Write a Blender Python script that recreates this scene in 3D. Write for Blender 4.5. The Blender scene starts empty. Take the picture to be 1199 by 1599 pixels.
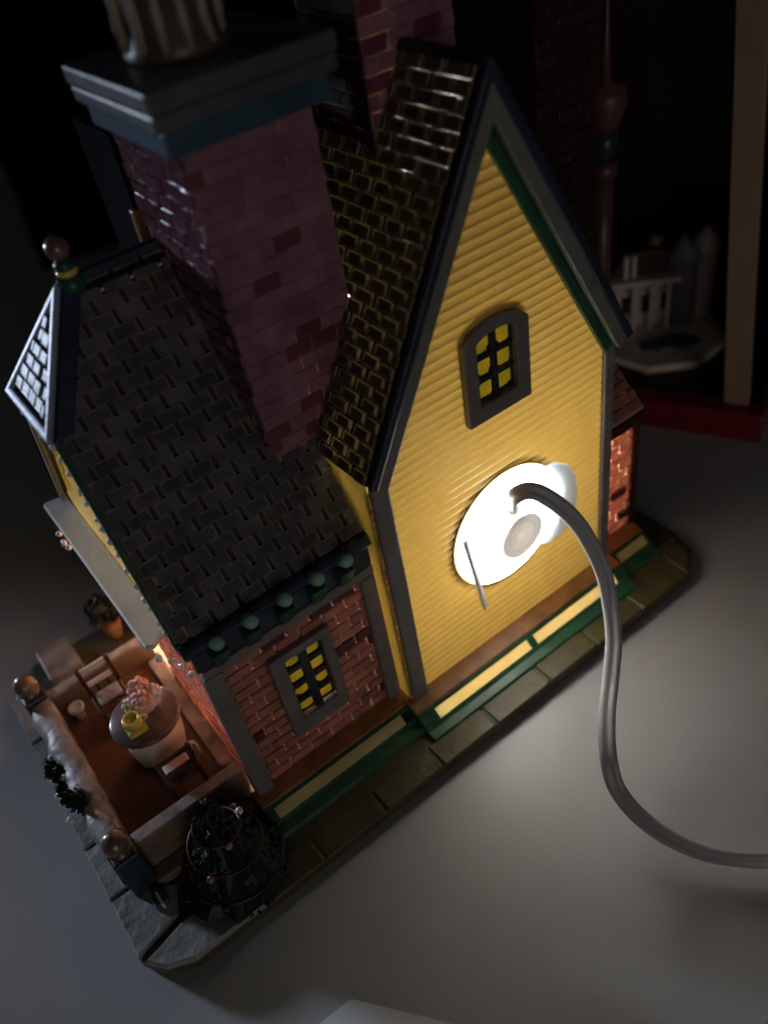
import bpy, math, random
from mathutils import Vector, Matrix
random.seed(7)
S = bpy.context.scene
COL = S.collection
K = 0.01                                   # everything below is written in centimetres
V = Vector

# ------------------------------------------------------------------ camera
cam_d = bpy.data.cameras.new("camera"); cam = bpy.data.objects.new("camera", cam_d); COL.objects.link(cam)
CP = V((-5.777, -10.341, 17.257))
RT = V((0.78941, -0.59551, -0.14898)); UP = V((0.49457, 0.47323, 0.72901)); FW = V((0.36363, 0.64917, -0.66810))
cam.matrix_world = Matrix(((RT.x, UP.x, -FW.x, CP.x*K), (RT.y, UP.y, -FW.y, CP.y*K), (RT.z, UP.z, -FW.z, CP.z*K), (0, 0, 0, 1)))
cam_d.sensor_fit = 'VERTICAL'; cam_d.sensor_height = 24.0; cam_d.lens = 24.0*1320.5/1599.0
cam_d.clip_start = 0.005; cam_d.clip_end = 20
cam_d.dof.use_dof = True
cam_d.dof.focus_distance = 0.170
cam_d.dof.aperture_fstop = cam_d.lens/2.7
S.camera = cam

# ------------------------------------------------------------------ world, lamps, exposure
w = bpy.data.worlds.new("World"); S.world = w; w.use_nodes = True
bg = w.node_tree.nodes["Background"]; bg.inputs[0].default_value = (0.92, 0.95, 1.0, 1); bg.inputs[1].default_value = 0.009
S.view_settings.view_transform = 'Standard'; S.view_settings.look = 'None'; S.view_settings.exposure = 0; S.view_settings.gamma = 1
BULB_POWER = 3000.0
PLATE_GLOW = 14.0  # emission of the plate added in the lamp hole
sp = bpy.data.lights.new("cool_lamp", 'SPOT'); so = bpy.data.objects.new("cool_lamp", sp); COL.objects.link(so)
sp.energy = 10.8; sp.color = (0.66, 0.78, 1.0); sp.shadow_soft_size = 0.035
sp.spot_size = math.radians(17); sp.spot_blend = 0.3
tgt = V((-6.4, -2.5, 6.8)); so.location = (tgt + 70*V((-0.45*0.99, 0.89*0.99, 0.14)))*K
so.rotation_euler = (tgt*K - so.location).to_track_quat('-Z', 'Y').to_euler()
rl = bpy.data.lights.new("fill_lamp", 'AREA'); ro = bpy.data.objects.new("fill_lamp", rl); COL.objects.link(ro)  # added fill with no seen source, brightens faces turned to the camera
rl.energy = 0.85; rl.color = (1.0, 0.90, 0.84); rl.shape = 'DISK'; rl.size = 0.5
ro.location = (-0.30, -1.05, 0.22); ro.rotation_euler = (V((0, 0.02, 0.07)) - ro.location).to_track_quat('-Z', 'Y').to_euler()
S.cycles.use_denoising = True
S.cycles.max_bounces = 14; S.cycles.diffuse_bounces = 10; S.cycles.transmission_bounces = 8
S.cycles.sample_clamp_indirect = 6.0

# ------------------------------------------------------------------ materials
def mat(name, col, rough=0.4, var=0.18, scale=150.0, bump=0.0, bscale=500.0, transl=0.0, tcol=None, coat=0.0,
        col2=None, objvar=0.0, emit=0.0):
    m = bpy.data.materials.new(name); m.use_nodes = True
    nt = m.node_tree; N = nt.nodes; L = nt.links
    p = N["Principled BSDF"]; out = N["Material Output"]
    geo = N.new("ShaderNodeNewGeometry")
    no = N.new("ShaderNodeTexNoise"); no.inputs["Scale"].default_value = scale; no.inputs["Detail"].default_value = 4
    L.new(geo.outputs["Position"], no.inputs["Vector"])
    mx = N.new("ShaderNodeMix"); mx.data_type = 'RGBA'
    ra = N.new("ShaderNodeMapRange"); ra.inputs[1].default_value = .3; ra.inputs[2].default_value = .7
    L.new(no.outputs["Fac"], ra.inputs[0]); L.new(ra.outputs[0], mx.inputs[0])
    c2 = col2 or tuple(min(1, c*(1+var)) for c in col)
    mx.inputs[6].default_value = (*[c*(1-var) for c in col], 1); mx.inputs[7].default_value = (*c2, 1)
    colout = mx.outputs[2]
    if objvar:
        oi = N.new("ShaderNodeObjectInfo"); hs = N.new("ShaderNodeHueSaturation")
        mr = N.new("ShaderNodeMapRange"); mr.inputs[3].default_value = 1-objvar; mr.inputs[4].default_value = 1+objvar
        L.new(oi.outputs["Random"], mr.inputs[0]); L.new(mr.outputs[0], hs.inputs["Value"]); L.new(colout, hs.inputs["Color"])
        colout = hs.outputs["Color"]
    L.new(colout, p.inputs["Base Color"]); p.inputs["Roughness"].default_value = rough
    p.inputs["Coat Weight"].default_value = coat; p.inputs["Coat Roughness"].default_value = 0.15
    if emit:
        p.inputs["Emission Color"].default_value = (*col, 1); p.inputs["Emission Strength"].default_value = emit
    if bump:
        n2 = N.new("ShaderNodeTexNoise"); n2.inputs["Scale"].default_value = bscale; n2.inputs["Detail"].default_value = 3
        L.new(geo.outputs["Position"], n2.inputs["Vector"])
        bp = N.new("ShaderNodeBump"); bp.inputs["Strength"].default_value = min(1, bump); bp.inputs["Distance"].default_value = 0.0006
        L.new(n2.outputs["Fac"], bp.inputs["Height"]); L.new(bp.outputs[0], p.inputs["Normal"])
    if transl:
        t = N.new("ShaderNodeBsdfTranslucent"); t.inputs[0].default_value = (*(tcol or col), 1)
        ms = N.new("ShaderNodeMixShader"); ms.inputs[0].default_value = transl
        L.new(p.outputs[0], ms.inputs[1]); L.new(t.outputs[0], ms.inputs[2]); L.new(ms.outputs[0], out.inputs[0])
    return m

M = dict(
 table=mat("white laminate", (.455,.455,.45), .40, .04, 40, .06, 900),
 siding=mat("yellow glaze", (.45,.28,.058), .38, .22, 90, .15, 400, transl=.0088, tcol=(.77,.475,.10)),
 yellow=mat("yellow paint", (.60,.45,.14), .35, .12, 120, .15, 400, transl=.08, tcol=(.85,.74,.32)),
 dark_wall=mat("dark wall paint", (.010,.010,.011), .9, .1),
 white_in=mat("bare white porcelain", (.86,.84,.78), .6, .04),
 post=mat("grey brown paint", (.20,.175,.165), .4, .15, 150, .2),
 mortar=mat("pale pink mortar", (.55,.30,.22), .45, .2, 200, .25, transl=.008, tcol=(.8,.48,.34)),
 brick=mat("red brick paint", (.46,.185,.14), .42, .25, 200, .3, objvar=.15, transl=.058, tcol=(.68,.36,.28)),
 mortar_thin=mat("thin pink mortar", (.52,.31,.25), .45, .2, 200, .25, transl=.06, tcol=(.85,.45,.28)),
 brick_thin=mat("thin brick glaze", (.44,.20,.155), .42, .25, 200, .3, objvar=.15, transl=.14, tcol=(.82,.45,.33)),
 brick_dark=mat("maroon brick paint", (.11,.018,.026), .35, .2, 200, .3),
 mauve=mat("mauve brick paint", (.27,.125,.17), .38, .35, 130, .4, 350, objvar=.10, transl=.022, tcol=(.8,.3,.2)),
 maccent=mat("plum brick paint", (.15,.04,.06), .38, .3, 130, .4, 350),
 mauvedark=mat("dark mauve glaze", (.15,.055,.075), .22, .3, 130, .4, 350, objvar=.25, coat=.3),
 mauve_mortar=mat("mauve mortar", (.27,.14,.165), .42, .25, 130, .3, transl=.022, tcol=(.85,.35,.15)),
 tile=mat("dark slate paint", (.095,.093,.099), .32, .40, 160, .3, objvar=.3, coat=.25),
 tile_rim=mat("slate edge paint", (.15,.13,.11), .38, .3, 160, .3),
 tile_deep=mat("roof gap", (.012,.011,.012), .5, .2),
 btile=mat("brown tile paint", (.085,.055,.032), .6, .3, 160, .3, objvar=.3),
 btile_rim=mat("rubbed olive tile edge", (.22,.165,.08), .55, .45, 260, .3, transl=.0016, tcol=(.55,.40,.13)),
 bunder=mat("thin roof glaze", (.05,.035,.02), .5, .2, transl=.35, tcol=(.5,.35,.1)),
 navy=mat("navy paint", (.022,.032,.060), .35, .3, 160, .2),
 teal=mat("dark green paint", (.018,.085,.055), .33, .3, 160, .2),
 mint=mat("mint paint", (.26,.50,.37), .4, .3, 220, .3),
 greygreen=mat("grey green fascia paint", (.19,.19,.165), .4, .2),
 skirtgreen=mat("skirting green paint", (.028,.10,.052), .35, .3, 160, .2),
 cream=mat("cream paint", (.74,.60,.26), .4, .12, 160, .15, transl=.45, tcol=(1,.80,.36)),
 cream_dim=mat("cream skirting paint", (.78,.64,.28), .4, .12, 160, .15, transl=.25, tcol=(1,.86,.42)),
 ledge=mat("rust brown paint", (.34,.16,.055), .42, .35, 150, .25, transl=.02, tcol=(.7,.34,.08)),
 pane=mat("lit yellow pane", (.62,.50,.06), .25, .35, 140, .2, transl=.055, tcol=(.88,.82,.13)),  # uneven lamp glow put into the mottled colour
 muntin=mat("black green paint", (.022,.028,.028), .35, .3),
 stone=mat("grey green stone", (.27,.285,.26), .5, .2, 180, .8, 260, objvar=.12),
 ground=mat("olive ground and lit stone", (.075,.066,.025), .5, .3, 120, .5, 300),
 trim=mat("blue grey trim paint", (.30,.36,.50), .4, .12, 150, .15),
 facet=mat("grey slate paint", (.07,.07,.085), .45, .2, 160, .3, objvar=.2),
 capgrey=mat("grey cap paint", (.085,.085,.10), .4, .15, 120, .2),
 capblue=mat("steel blue paint", (.035,.085,.12), .38, .2),
 pot=mat("brown pot", (.075,.055,.04), .4, .3),
 rib=mat("tan rib", (.32,.27,.20), .4, .25),
 white=mat("white paint", (.66,.63,.60), .4, .08, 160, .2),
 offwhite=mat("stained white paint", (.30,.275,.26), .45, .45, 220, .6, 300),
 patio=mat("dark brown floor", (.16,.075,.045), .35, .3, 120, .3),
 wallbrown=mat("brown wall paint", (.20,.135,.095), .42, .25, 150, .4),
 ball=mat("bronze ball paint", (.16,.10,.07), .28, .3, coat=.5),
 wood=mat("glossy chair brown", (.075,.032,.016), .22, .3, coat=.6),
 tabletop=mat("plum brown glaze", (.13,.09,.09), .22, .2, coat=.6),
 cloth=mat("cream cloth", (.75,.70,.56), .45, .08),
 pink=mat("pink petals", (.84,.50,.41), .45, .2, 400, .6, 900),
 petalwhite=mat("white petals", (.72,.74,.72), .4, .1, 400, .4, 900),
 lemon=mat("lemon glaze", (.72,.58,.12), .25, .15, coat=.5),
 green=mat("dark foliage", (.0035,.014,.009), .55, .5, 300, .4),
 red=mat("dark red ribbon", (.05,.007,.008), .4, .2),
 berry=mat("white berry", (.74,.75,.78), .18, .05, coat=.5),
 cord=mat("white cord plastic", (.42,.42,.435), .35, .04),
 plastic=mat("white plastic", (.82,.81,.79), .35, .03, transl=.40, tcol=(.9,.88,.8)),
 wing=mat("cool white plastic", (.82,.86,.90), .3, .03, transl=.45, tcol=(.86,.93,1.0)),
 button=mat("grey white plastic", (.86,.84,.85), .4, .03, transl=.35, tcol=(.9,.88,.88)),
 boxred=mat("red card", (.20,.010,.018), .3, .15, coat=.3),
 boxpost=mat("beige card", (.32,.22,.145), .55, .08),
 boxdark=mat("dark card", (.022,.016,.010), .6, .5, 20),
 plate=mat("beige plate", (.72,.60,.48), .5, .1),
 pool=mat("blue water paint", (.05,.07,.10), .3, .2),
 wallpale=mat("pale pink wall", (.70,.54,.48), .5, .1),
 bluegrey=mat("blue grey turret", (.20,.21,.26), .5, .1),
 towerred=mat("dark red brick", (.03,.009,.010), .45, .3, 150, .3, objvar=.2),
 pillar=mat("rose pillar", (.11,.045,.042), .4, .2),
 paper=mat("white paper", (.80,.81,.84), .7, .02),
 purple=mat("purple bauble", (.35,.12,.32), .15, .1, coat=.6),
)
bulbm = mat("bulb", (1.0, .93, .78), .4, 0, emit=BULB_POWER)
bulbm.node_tree.nodes["Principled BSDF"].inputs["Emission Color"].default_value = (1, .975, .92, 1)

M['glow'] = mat("added glow plate", (1.0, .985, .95), .5, 0, emit=PLATE_GLOW)
# ------------------------------------------------------------------ object helpers
ORG = {}
def org(o): return ORG.get(o.name, V((0, 0, 0))) if o else V((0, 0, 0))
def tag(o, label=None, cat=None, group=None, kind=None):
    if label: o['label'] = label
    if cat: o['category'] = cat
    if group: o['group'] = group
    if kind: o['kind'] = kind
    return o
def thing(name, loc, label, cat, group=None):
    o = bpy.data.objects.new(name, None); COL.objects.link(o); o.empty_display_size = .01
    o.location = V(loc)*K; ORG[o.name] = V(loc)
    return tag(o, label, cat, group)
class MB:
    def __init__(s): s.v = []; s.f = []; s.m = []
    def face(s, pts, m=0):
        b = len(s.v); s.v += [tuple(p) for p in pts]; s.f.append(tuple(range(b, b+len(pts)))); s.m.append(m); return s
    def hexa(s, p, m=0):          # p: 4 bottom (ccw from above) + 4 top
        b = len(s.v); s.v += [tuple(q) for q in p]
        for f in ((3,2,1,0),(4,5,6,7),(0,1,5,4),(1,2,6,5),(2,3,7,6),(3,0,4,7)):
            s.f.append(tuple(b+i for i in f)); s.m.append(m)
        return s
    def box(s, x0, x1, y0, y1, z0, z1, m=0):
        return s.hexa([(x0,y0,z0),(x1,y0,z0),(x1,y1,z0),(x0,y1,z0),(x0,y0,z1),(x1,y0,z1),(x1,y1,z1),(x0,y1,z1)], m)
    def obox(s, c, ax, ay, az, m=0):   # oriented box: centre, half-axis vectors
        c, ax, ay, az = V(c), V(ax), V(ay), V(az)
        return s.hexa([c-ax-ay-az, c+ax-ay-az, c+ax+ay-az, c-ax+ay-az, c-ax-ay+az, c+ax-ay+az, c+ax+ay+az, c-ax+ay+az], m)
    def prism(s, pts, off, m=0, m_end=None):
        n = len(pts); b = len(s.v); off = V(off)
        s.v += [tuple(V(p)) for p in pts] + [tuple(V(p)+off) for p in pts]
        me = m if m_end is None else m_end
        s.f.append(tuple(range(b+n-1, b-1, -1))); s.m.append(m)
        s.f.append(tuple(range(b+n, b+2*n))); s.m.append(me)
        for i in range(n):
            j = (i+1) % n
            s.f.append((b+i, b+j, b+n+j, b+n+i)); s.m.append(m)
        return s
    def ring(s, outer, inner, off, m=0):   # two outlines with equal counts, extruded
        n = len(outer); b = len(s.v); off = V(off)
        for L_ in (outer, inner):
            s.v += [tuple(V(p)) for p in L_]
        for L_ in (outer, inner):
            s.v += [tuple(V(p)+off) for p in L_]
        o0, i0, o1, i1 = b, b+n, b+2*n, b+3*n
        for i in range(n):
            j = (i+1) % n
            for f in ((o0+i,o0+j,i0+j,i0+i), (o1+j,o1+i,i1+i,i1+j), (o0+j,o0+i,o1+i,o1+j), (i0+i,i0+j,i1+j,i1+i)):
                s.f.append(f); s.m.append(m)
        return s
    def lathe(s, prof, c, seg=20, axis=(0,0,1), m=0, lobes=0, lobe_amp=0):
        a = V(axis).normalized(); u = a.orthogonal().normalized(); w_ = a.cross(u); c = V(c); b = len(s.v); n = len(prof)
        for r, h in prof:
            for k in range(seg):
                t = 2*math.pi*k/seg; rr = r*(1+lobe_amp*math.cos(lobes*t)) if lobes else r
                s.v.append(tuple(c + a*h + u*(rr*math.cos(t)) + w_*(rr*math.sin(t))))
        for i in range(n-1):
            for k in range(seg):
                k2 = (k+1) % seg
                s.f.append((b+i*seg+k, b+i*seg+k2, b+(i+1)*seg+k2, b+(i+1)*seg+k)); s.m.append(m)
        if prof[0][0] > 1e-4: s.f.append(tuple(b+k for k in range(seg-1, -1, -1))); s.m.append(m)
        if prof[-1][0] > 1e-4: s.f.append(tuple(b+(n-1)*seg+k for k in range(seg))); s.m.append(m)
        return s
    def ball(s, c, r, seg=12, m=0, sq=1.0, jit=0.0):
        n = max(5, seg//2+1)
        prof = [(max(1e-5, r*math.sin(math.pi*i/(n-1))), -r*sq*math.cos(math.pi*i/(n-1))) for i in range(n)]
        b = len(s.v); s.lathe(prof, c, seg, m=m)
        if jit:
            for i in range(b, len(s.v)):
                p = V(s.v[i]); d_ = (p-V(c)); s.v[i] = tuple(V(c)+d_*(1+random.uniform(-jit, jit)))
        return s
    def tube(s, path, r, seg=8, m=0):
        path = [V(p) for p in path]; b = len(s.v); n = len(path); prev = None
        for i, p in enumerate(path):
            t = (path[min(i+1, n-1)]-path[max(i-1, 0)]).normalized()
            u = (prev - t*prev.dot(t)).normalized() if prev else t.orthogonal().normalized()
            prev = u; w_ = t.cross(u); rr = r[i] if isinstance(r, (list, tuple)) else r
            for k in range(seg):
                a = 2*math.pi*k/seg; s.v.append(tuple(p+u*(rr*math.cos(a))+w_*(rr*math.sin(a))))
        for i in range(n-1):
            for k in range(seg):
                k2 = (k+1) % seg
                s.f.append((b+i*seg+k, b+i*seg+k2, b+(i+1)*seg+k2, b+(i+1)*seg+k)); s.m.append(m)
        s.f.append(tuple(b+k for k in range(seg-1, -1, -1))); s.m.append(m)
        s.f.append(tuple(b+(n-1)*seg+k for k in range(seg))); s.m.append(m)
        return s
    def mesh(s, name, mats, o=V((0,0,0)), smooth=False):
        me = bpy.data.meshes.new(name)
        me.from_pydata([tuple((V(p)-o)*K) for p in s.v], [], s.f)
        for mm in (mats if isinstance(mats, (list, tuple)) else [mats]): me.materials.append(mm)
        me.polygons.foreach_set('material_index', s.m)
        if smooth: me.polygons.foreach_set('use_smooth', [True]*len(s.f))
        me.update(); return me
    def build(s, name, mats, parent=None, bevel=0.0, smooth=False, loc=None, seg=2):
        o0 = org(parent) if parent else V(loc or (0,0,0))
        me = s.mesh(name, mats, o0, smooth)
        o = bpy.data.objects.new(name, me); COL.objects.link(o)
        if parent: o.parent = parent; ORG[o.name] = o0
        else: o.location = o0*K; ORG[o.name] = o0
        if bevel:
            b = o.modifiers.new('bevel', 'BEVEL'); b.width = bevel*K; b.segments = seg; b.limit_method = 'ANGLE'; b.angle_limit = math.radians(35)
        return o
def inst(name, me, parent, pos, ex, ey, ez):
    o = bpy.data.objects.new(name, me); COL.objects.link(o); o.parent = parent
    p = (V(pos)-org(parent))*K
    o.matrix_basis = Matrix(((ex[0],ey[0],ez[0],p.x),(ex[1],ey[1],ez[1],p.y),(ex[2],ey[2],ez[2],p.z),(0,0,0,1)))
    return o
def arc(cx, cz, r, a0, a1, n): return [(cx+r*math.cos(a0+(a1-a0)*i/n), cz+r*math.sin(a0+(a1-a0)*i/n)) for i in range(n+1)]
def smooth_path(pts, n=8):
    P = [V(p) for p in pts]; out = []
    for i in range(len(P)-1):
        p0, p1, p2, p3 = P[max(i-1,0)], P[i], P[i+1], P[min(i+2,len(P)-1)]
        for k in range(n):
            t = k/n
            out.append(.5*((2*p1)+(p2-p0)*t+(2*p0-5*p1+4*p2-p3)*t*t+(3*p1-p0-3*p2+p3)*t**3))
    out.append(P[-1]); return out

# unit pieces (1 cm), shared by all copies; x along, y up, z out of the surface
def pillow(name, mats, rim=.10, inner=.22, t=1.0, j=.03):
    b = MB(); R = lambda: random.uniform(-j, j)
    mats = list(mats) + ([mats[0]] if len(mats) < 3 else [])
    q = lambda i, z: [(-.5+i+R(), -.5+i+R(), z), (.5-i+R(), -.5+i+R(), z), (.5-i+R(), .5-i+R(), z), (-.5+i+R(), .5-i+R(), z)]
    A = [(-.5,-.5,-.6),(.5,-.5,-.6),(.5,.5,-.6),(-.5,.5,-.6)]; B = q(.02+rim*.3, .72*t); Cc = q(rim, t); D = q(inner, t*.93)
    b.v = A+B+Cc+D
    for lo, hi, m in ((0,4,2),(4,8,0),(8,12,0)):
        for k in range(4):
            k2 = (k+1) % 4; b.f.append((lo+k, lo+k2, hi+k2, hi+k)); b.m.append(m)
    b.f.append((12,13,14,15)); b.m.append(1)
    return b.mesh(name, mats)
tile_me = [pillow("roof_tile", [M['tile_rim'], M['tile']], .05, .13) for _ in range(4)]
btile_me = [pillow("roof_tile", [M['btile_rim'], M['btile'], M['tile_deep']], .07, .17, j=.03) for _ in range(4)]
ftile_me = [pillow("roof_tile", [M['facet'], M['facet']], .06, .16) for _ in range(3)]
brick_me = [pillow("brick", [M['brick'], M['brick']], .06, .16, j=.05) for _ in range(4)]
bthin_me = [pillow("brick", [M['brick_thin'], M['brick_thin']], .06, .16, j=.05) for _ in range(3)]
maccent_me = [pillow("brick", [M['maccent'], M['maccent']], .06, .16, j=.05) for _ in range(2)]
bdark_me = [pillow("brick", [M['brick_dark'], M['brick_dark']], .06, .16, j=.05) for _ in range(2)]
mauve_me = [pillow("brick", [M['mauve'], M['mauve']], .06, .16, j=.05) for _ in range(4)]
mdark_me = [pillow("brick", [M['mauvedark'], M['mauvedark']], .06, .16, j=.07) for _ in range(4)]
tower_me = [pillow("brick", [M['towerred'], M['towerred']], .06, .16, j=.05) for _ in range(2)]
def lay(parent, name, meshes, O, ex, ey, ez, rows, length, rh, span, gap=.035, depth=.05, tilt=0.0, gapv=None, skip=None, dark=None, pdark=0, jit=.3, minw=.12):
    """courses of tiles or bricks on a plane: span(t) -> (s0, s1) in cm along ex for the height t along ey"""
    O, ex, ey, ez = V(O), V(ex), V(ey), V(ez)
    for i in range(rows[0], rows[1]):
        t = (i+.5)*rh; sp_ = span(t)
        if not sp_: continue
        for s0, s1, s in [(q[0], q[1], math.floor(q[0]/length)*length - (length*.5 if i % 2 else 0)) for q in (sp_ if isinstance(sp_, list) else [sp_])]:
          while s < s1:
              a, b = max(s, s0), min(s+length, s1); s += length
              if b-a < minw or (skip and skip((a+b)/2, t, a, b)): continue
              wv, hv = (b-a-gap), rh-(gap if gapv is None else gapv)
              dz = depth*random.uniform(1-jit, 1+jit)
              me = random.choice(dark) if dark and random.random() < pdark else random.choice(meshes)
              rot = random.uniform(-.012, .012) if gap > 0 else 0; ex2 = ex*math.cos(rot)+ey*math.sin(rot); ey2 = ey*math.cos(rot)-ex*math.sin(rot)
              ey3 = ey2*math.cos(tilt)-ez*math.sin(tilt)
              inst(name, me, parent, O+ex*((a+b)/2)+ey*t+ez*(tilt*hv*.4), ex2*wv, ey3*hv, (ez*math.cos(tilt)+ey2*math.sin(tilt))*dz)

# ------------------------------------------------------------------ setting: the table
tb = MB()
for pts in ([(-90,-60),(70,-60),(70,24),(2.2,33.8),(-90,33.8)], [(-90,33.8),(2.2,33.8),(6.5,54.5),(-90,54.5)]):
    tb.face([(x,y,0) for x,y in pts]); tb.face([(x,y,-2.5) for x,y in pts][::-1])
    for k in range(len(pts)):
        (xa,ya),(xb,yb2) = pts[k], pts[(k+1)%len(pts)]
        if not (ya == yb2 == 33.8): tb.face([(xa,ya,-2.5),(xb,yb2,-2.5),(xb,yb2,0),(xa,ya,0)])
tag(tb.build("table_top", M['table']), "white laminate table top under the lit model house", None, None, 'structure')

M['dark_wall'].node_tree.nodes['Principled BSDF'].inputs['Specular IOR Level'].default_value = 0.05
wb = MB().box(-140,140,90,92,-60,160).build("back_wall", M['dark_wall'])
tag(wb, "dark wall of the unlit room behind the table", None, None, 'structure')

# ------------------------------------------------------------------ THE HOUSE
H = thing("model_house", (0, 0, 0), "lit ceramic model house with yellow gable, brick walls and dark tiled roofs", "model house")

# base slab and its edge stones
bp_ = [(-7.88,-.85),(-7.6,-1.28),(-7.0,-1.58),(7.7,-1.60),(8.3,-1.15),(8.5,-.4),(8.5,7.4),(-7.0,8.2),(-7.7,7.6),(-7.88,7.0)]
base = MB().prism([(x,y,.0) for x,y in bp_], (0,0,.40)).build("base", M['ground'], H, bevel=.08)
def slab(poly, z0=.36, z1=.5, g=.03):
    cx = sum(p[0] for p in poly)/len(poly); cy = sum(p[1] for p in poly)/len(poly)
    b = MB(); n = len(poly)
    def sh(p, d): v_ = V((cx-p[0], cy-p[1])); v_.normalize(); return (p[0]+v_.x*d, p[1]+v_.y*d)
    lev = [(g, z0), (g, z1-.05), (g+.06, z1+random.uniform(-.01,.015))]
    for d_, z in lev: b.v += [(*sh(p, d_), z) for p in poly]
    for l in range(2):
        for k in range(n):
            k2 = (k+1) % n; b.f.append((l*n+k, l*n+k2, (l+1)*n+k2, (l+1)*n+k)); b.m.append(0)
    b.f.append(tuple(range(2*n, 3*n))); b.m.append(0)
    return b
ys = [7.3, 5.6, 3.85, 2.05, .6, -.86]
for a, b_ in zip(ys[:-1], ys[1:]):
    poly = [(-7.9,b_),(-7.08,b_),(-7.08,a),(-7.9,a)]
    if b_ < -.5: poly = [(-7.9,b_),(-6.85,-.62),(-6.6,.0),(-7.08,.6),(-7.9,a)]
    slab(poly).build("edge_stone", M['stone'], base)
slab([(-7.84,-.98),(-6.8,-.72),(-5.3,-.95),(-5.3,-1.62),(-7.0,-1.62),(-7.55,-1.36)]).build("edge_stone", M['stone'], base)
xs = [-5.3,-3.9,-2.3,-.7,.9,2.6,4.2,5.8,7.5]
for a, b_ in zip(xs[:-1], xs[1:]):
    slab([(a,-1.64),(b_,-1.64),(b_,-1.02),(a,-1.02)], .36, .44, .015).build("edge_stone", M['ground'], base)  # front edge stones: yellow lamplight put into their colour as olive
slab([(7.5,-1.62),(8.25,-1.15),(8.5,-.4),(7.7,-.4),(7.5,-1.02)], .36, .44, .015).build("edge_stone", M['ground'], base)

ZB, ZT, ZA = .94, 7.60, 12.40
EZ, RZ, EX, SL = 7.56, 13.61, -.324, (13.61-7.56)/3.324
gx = lambda z: EX+(z-EZ)/SL                  # gable roof surface, left slope
HC, HR = (2.95, 4.25), 1.50                  # lamp hole
WX0, WX1, WZ0, WZ1 = 2.32, 3.54, 7.62, 9.25  # opening of the gable window

# yellow gable wall: siding boards one by one
gw = MB().box(-.24, .14, .0, .06, ZB-.06, 7.3).box(5.86, 6.0, .0, .06, ZB, 7.3).build("gable_wall", M['siding'], H)
def side(z, right):
    if z <= ZT: return 5.92 if right else .08
    d = 2.92*(z-ZT)/(ZA+.12-ZT)
    return (5.92-d) if right else (.08+d)
pitch = .205; z = ZB
while z < ZA-.02:
    z1 = min(z+pitch, ZA); lv = [0, .12, .35, .65, .88, 1.0]; yo = [-.008, -.024, -.036, -.036, -.024, -.008]
    zz = [z+(z1-z)*s_ for s_ in lv]
    cut = lambda q: (HC[0], math.sqrt(max(0, HR**2-(q-HC[1])**2))) if abs(z+pitch/2-HC[1]) < HR+.3 else (((WX0+WX1)/2, (WX1-WX0)/2) if WZ0 < q < WZ1 else ((WX0+WX1)/2, 0))
    cs = [cut(q) for q in zz]; split = any(c[1] > 0 for c in cs)
    for part in ((0, 1) if split else (2,)):
        b = MB()
        for k, q in enumerate(zz):
            l_, r_ = side(q, 0), side(q, 1); c, h = cs[k]
            if part == 0: r_ = c-h
            if part == 1: l_ = c+h
            jy = 0
            b.v += [(l_, yo[k]+jy, q), ((l_+r_)/2, yo[k]+jy, q), (r_, yo[k]+jy, q)]
        for k in range(len(zz)-1):
            for c in (0, 1): b.f.append((3*k+c, 3*k+c+1, 3*k+c+4, 3*k+c+3)); b.m.append(0)
        b.build("siding_board", M['siding'], gw, smooth=True)
    z = z1
# rim of the lamp hole
n = 48
cir = lambda r, y: [(HC[0]+r*math.cos(2*math.pi*k/n), y, HC[1]+r*math.sin(2*math.pi*k/n)) for k in range(n)]
MB().ring(cir(HR+.05, -.062), cir(HR-.02, -.062), (0, .32, 0)).build("hole_rim", M['siding'], gw, bevel=.02)

# return wall (narrow strip between the gable corner and the brick wing), right return too
rw = MB().face([(-.22,-.02,ZB-.06),(-.22,.44,ZB-.06),(-.22,.44,5.6),(-.22,1.5,7.62),(-.22,-.02,7.62)]).build("return_wall", M['yellow'], H)
zq = ZB
while zq < 7.4:
    ye = .42 if zq < 5.7 else .42+(zq-5.7)*.6
    MB().face([(-.31,-.08,zq),(-.262,-.08,zq+.19),(-.262,ye,zq+.19),(-.31,ye,zq)]).face([(-.31,-.08,zq),(-.31,ye,zq),(-.255,ye,zq-.01),(-.255,-.08,zq-.01)]).build("siding_board", M['yellow'], rw)
    zq += .2
MB().box(5.94, 5.99, .02, .42, ZB, 7.6).build("return_wall", M['yellow'], H)

# corner posts
for x0, x1, y0, y1, z0, z1 in ((-.26,.14,-.17,-.02,.84,7.42),(5.86,6.16,-.14,.08,.84,7.40),(-4.30,-3.90,.22,.50,.86,5.05),(-.70,-.34,.24,.44,.90,5.00)):
    MB().box(x0,x1,y0,y1,z0,z1).build("corner_post", M['post'], H, bevel=.05)

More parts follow.
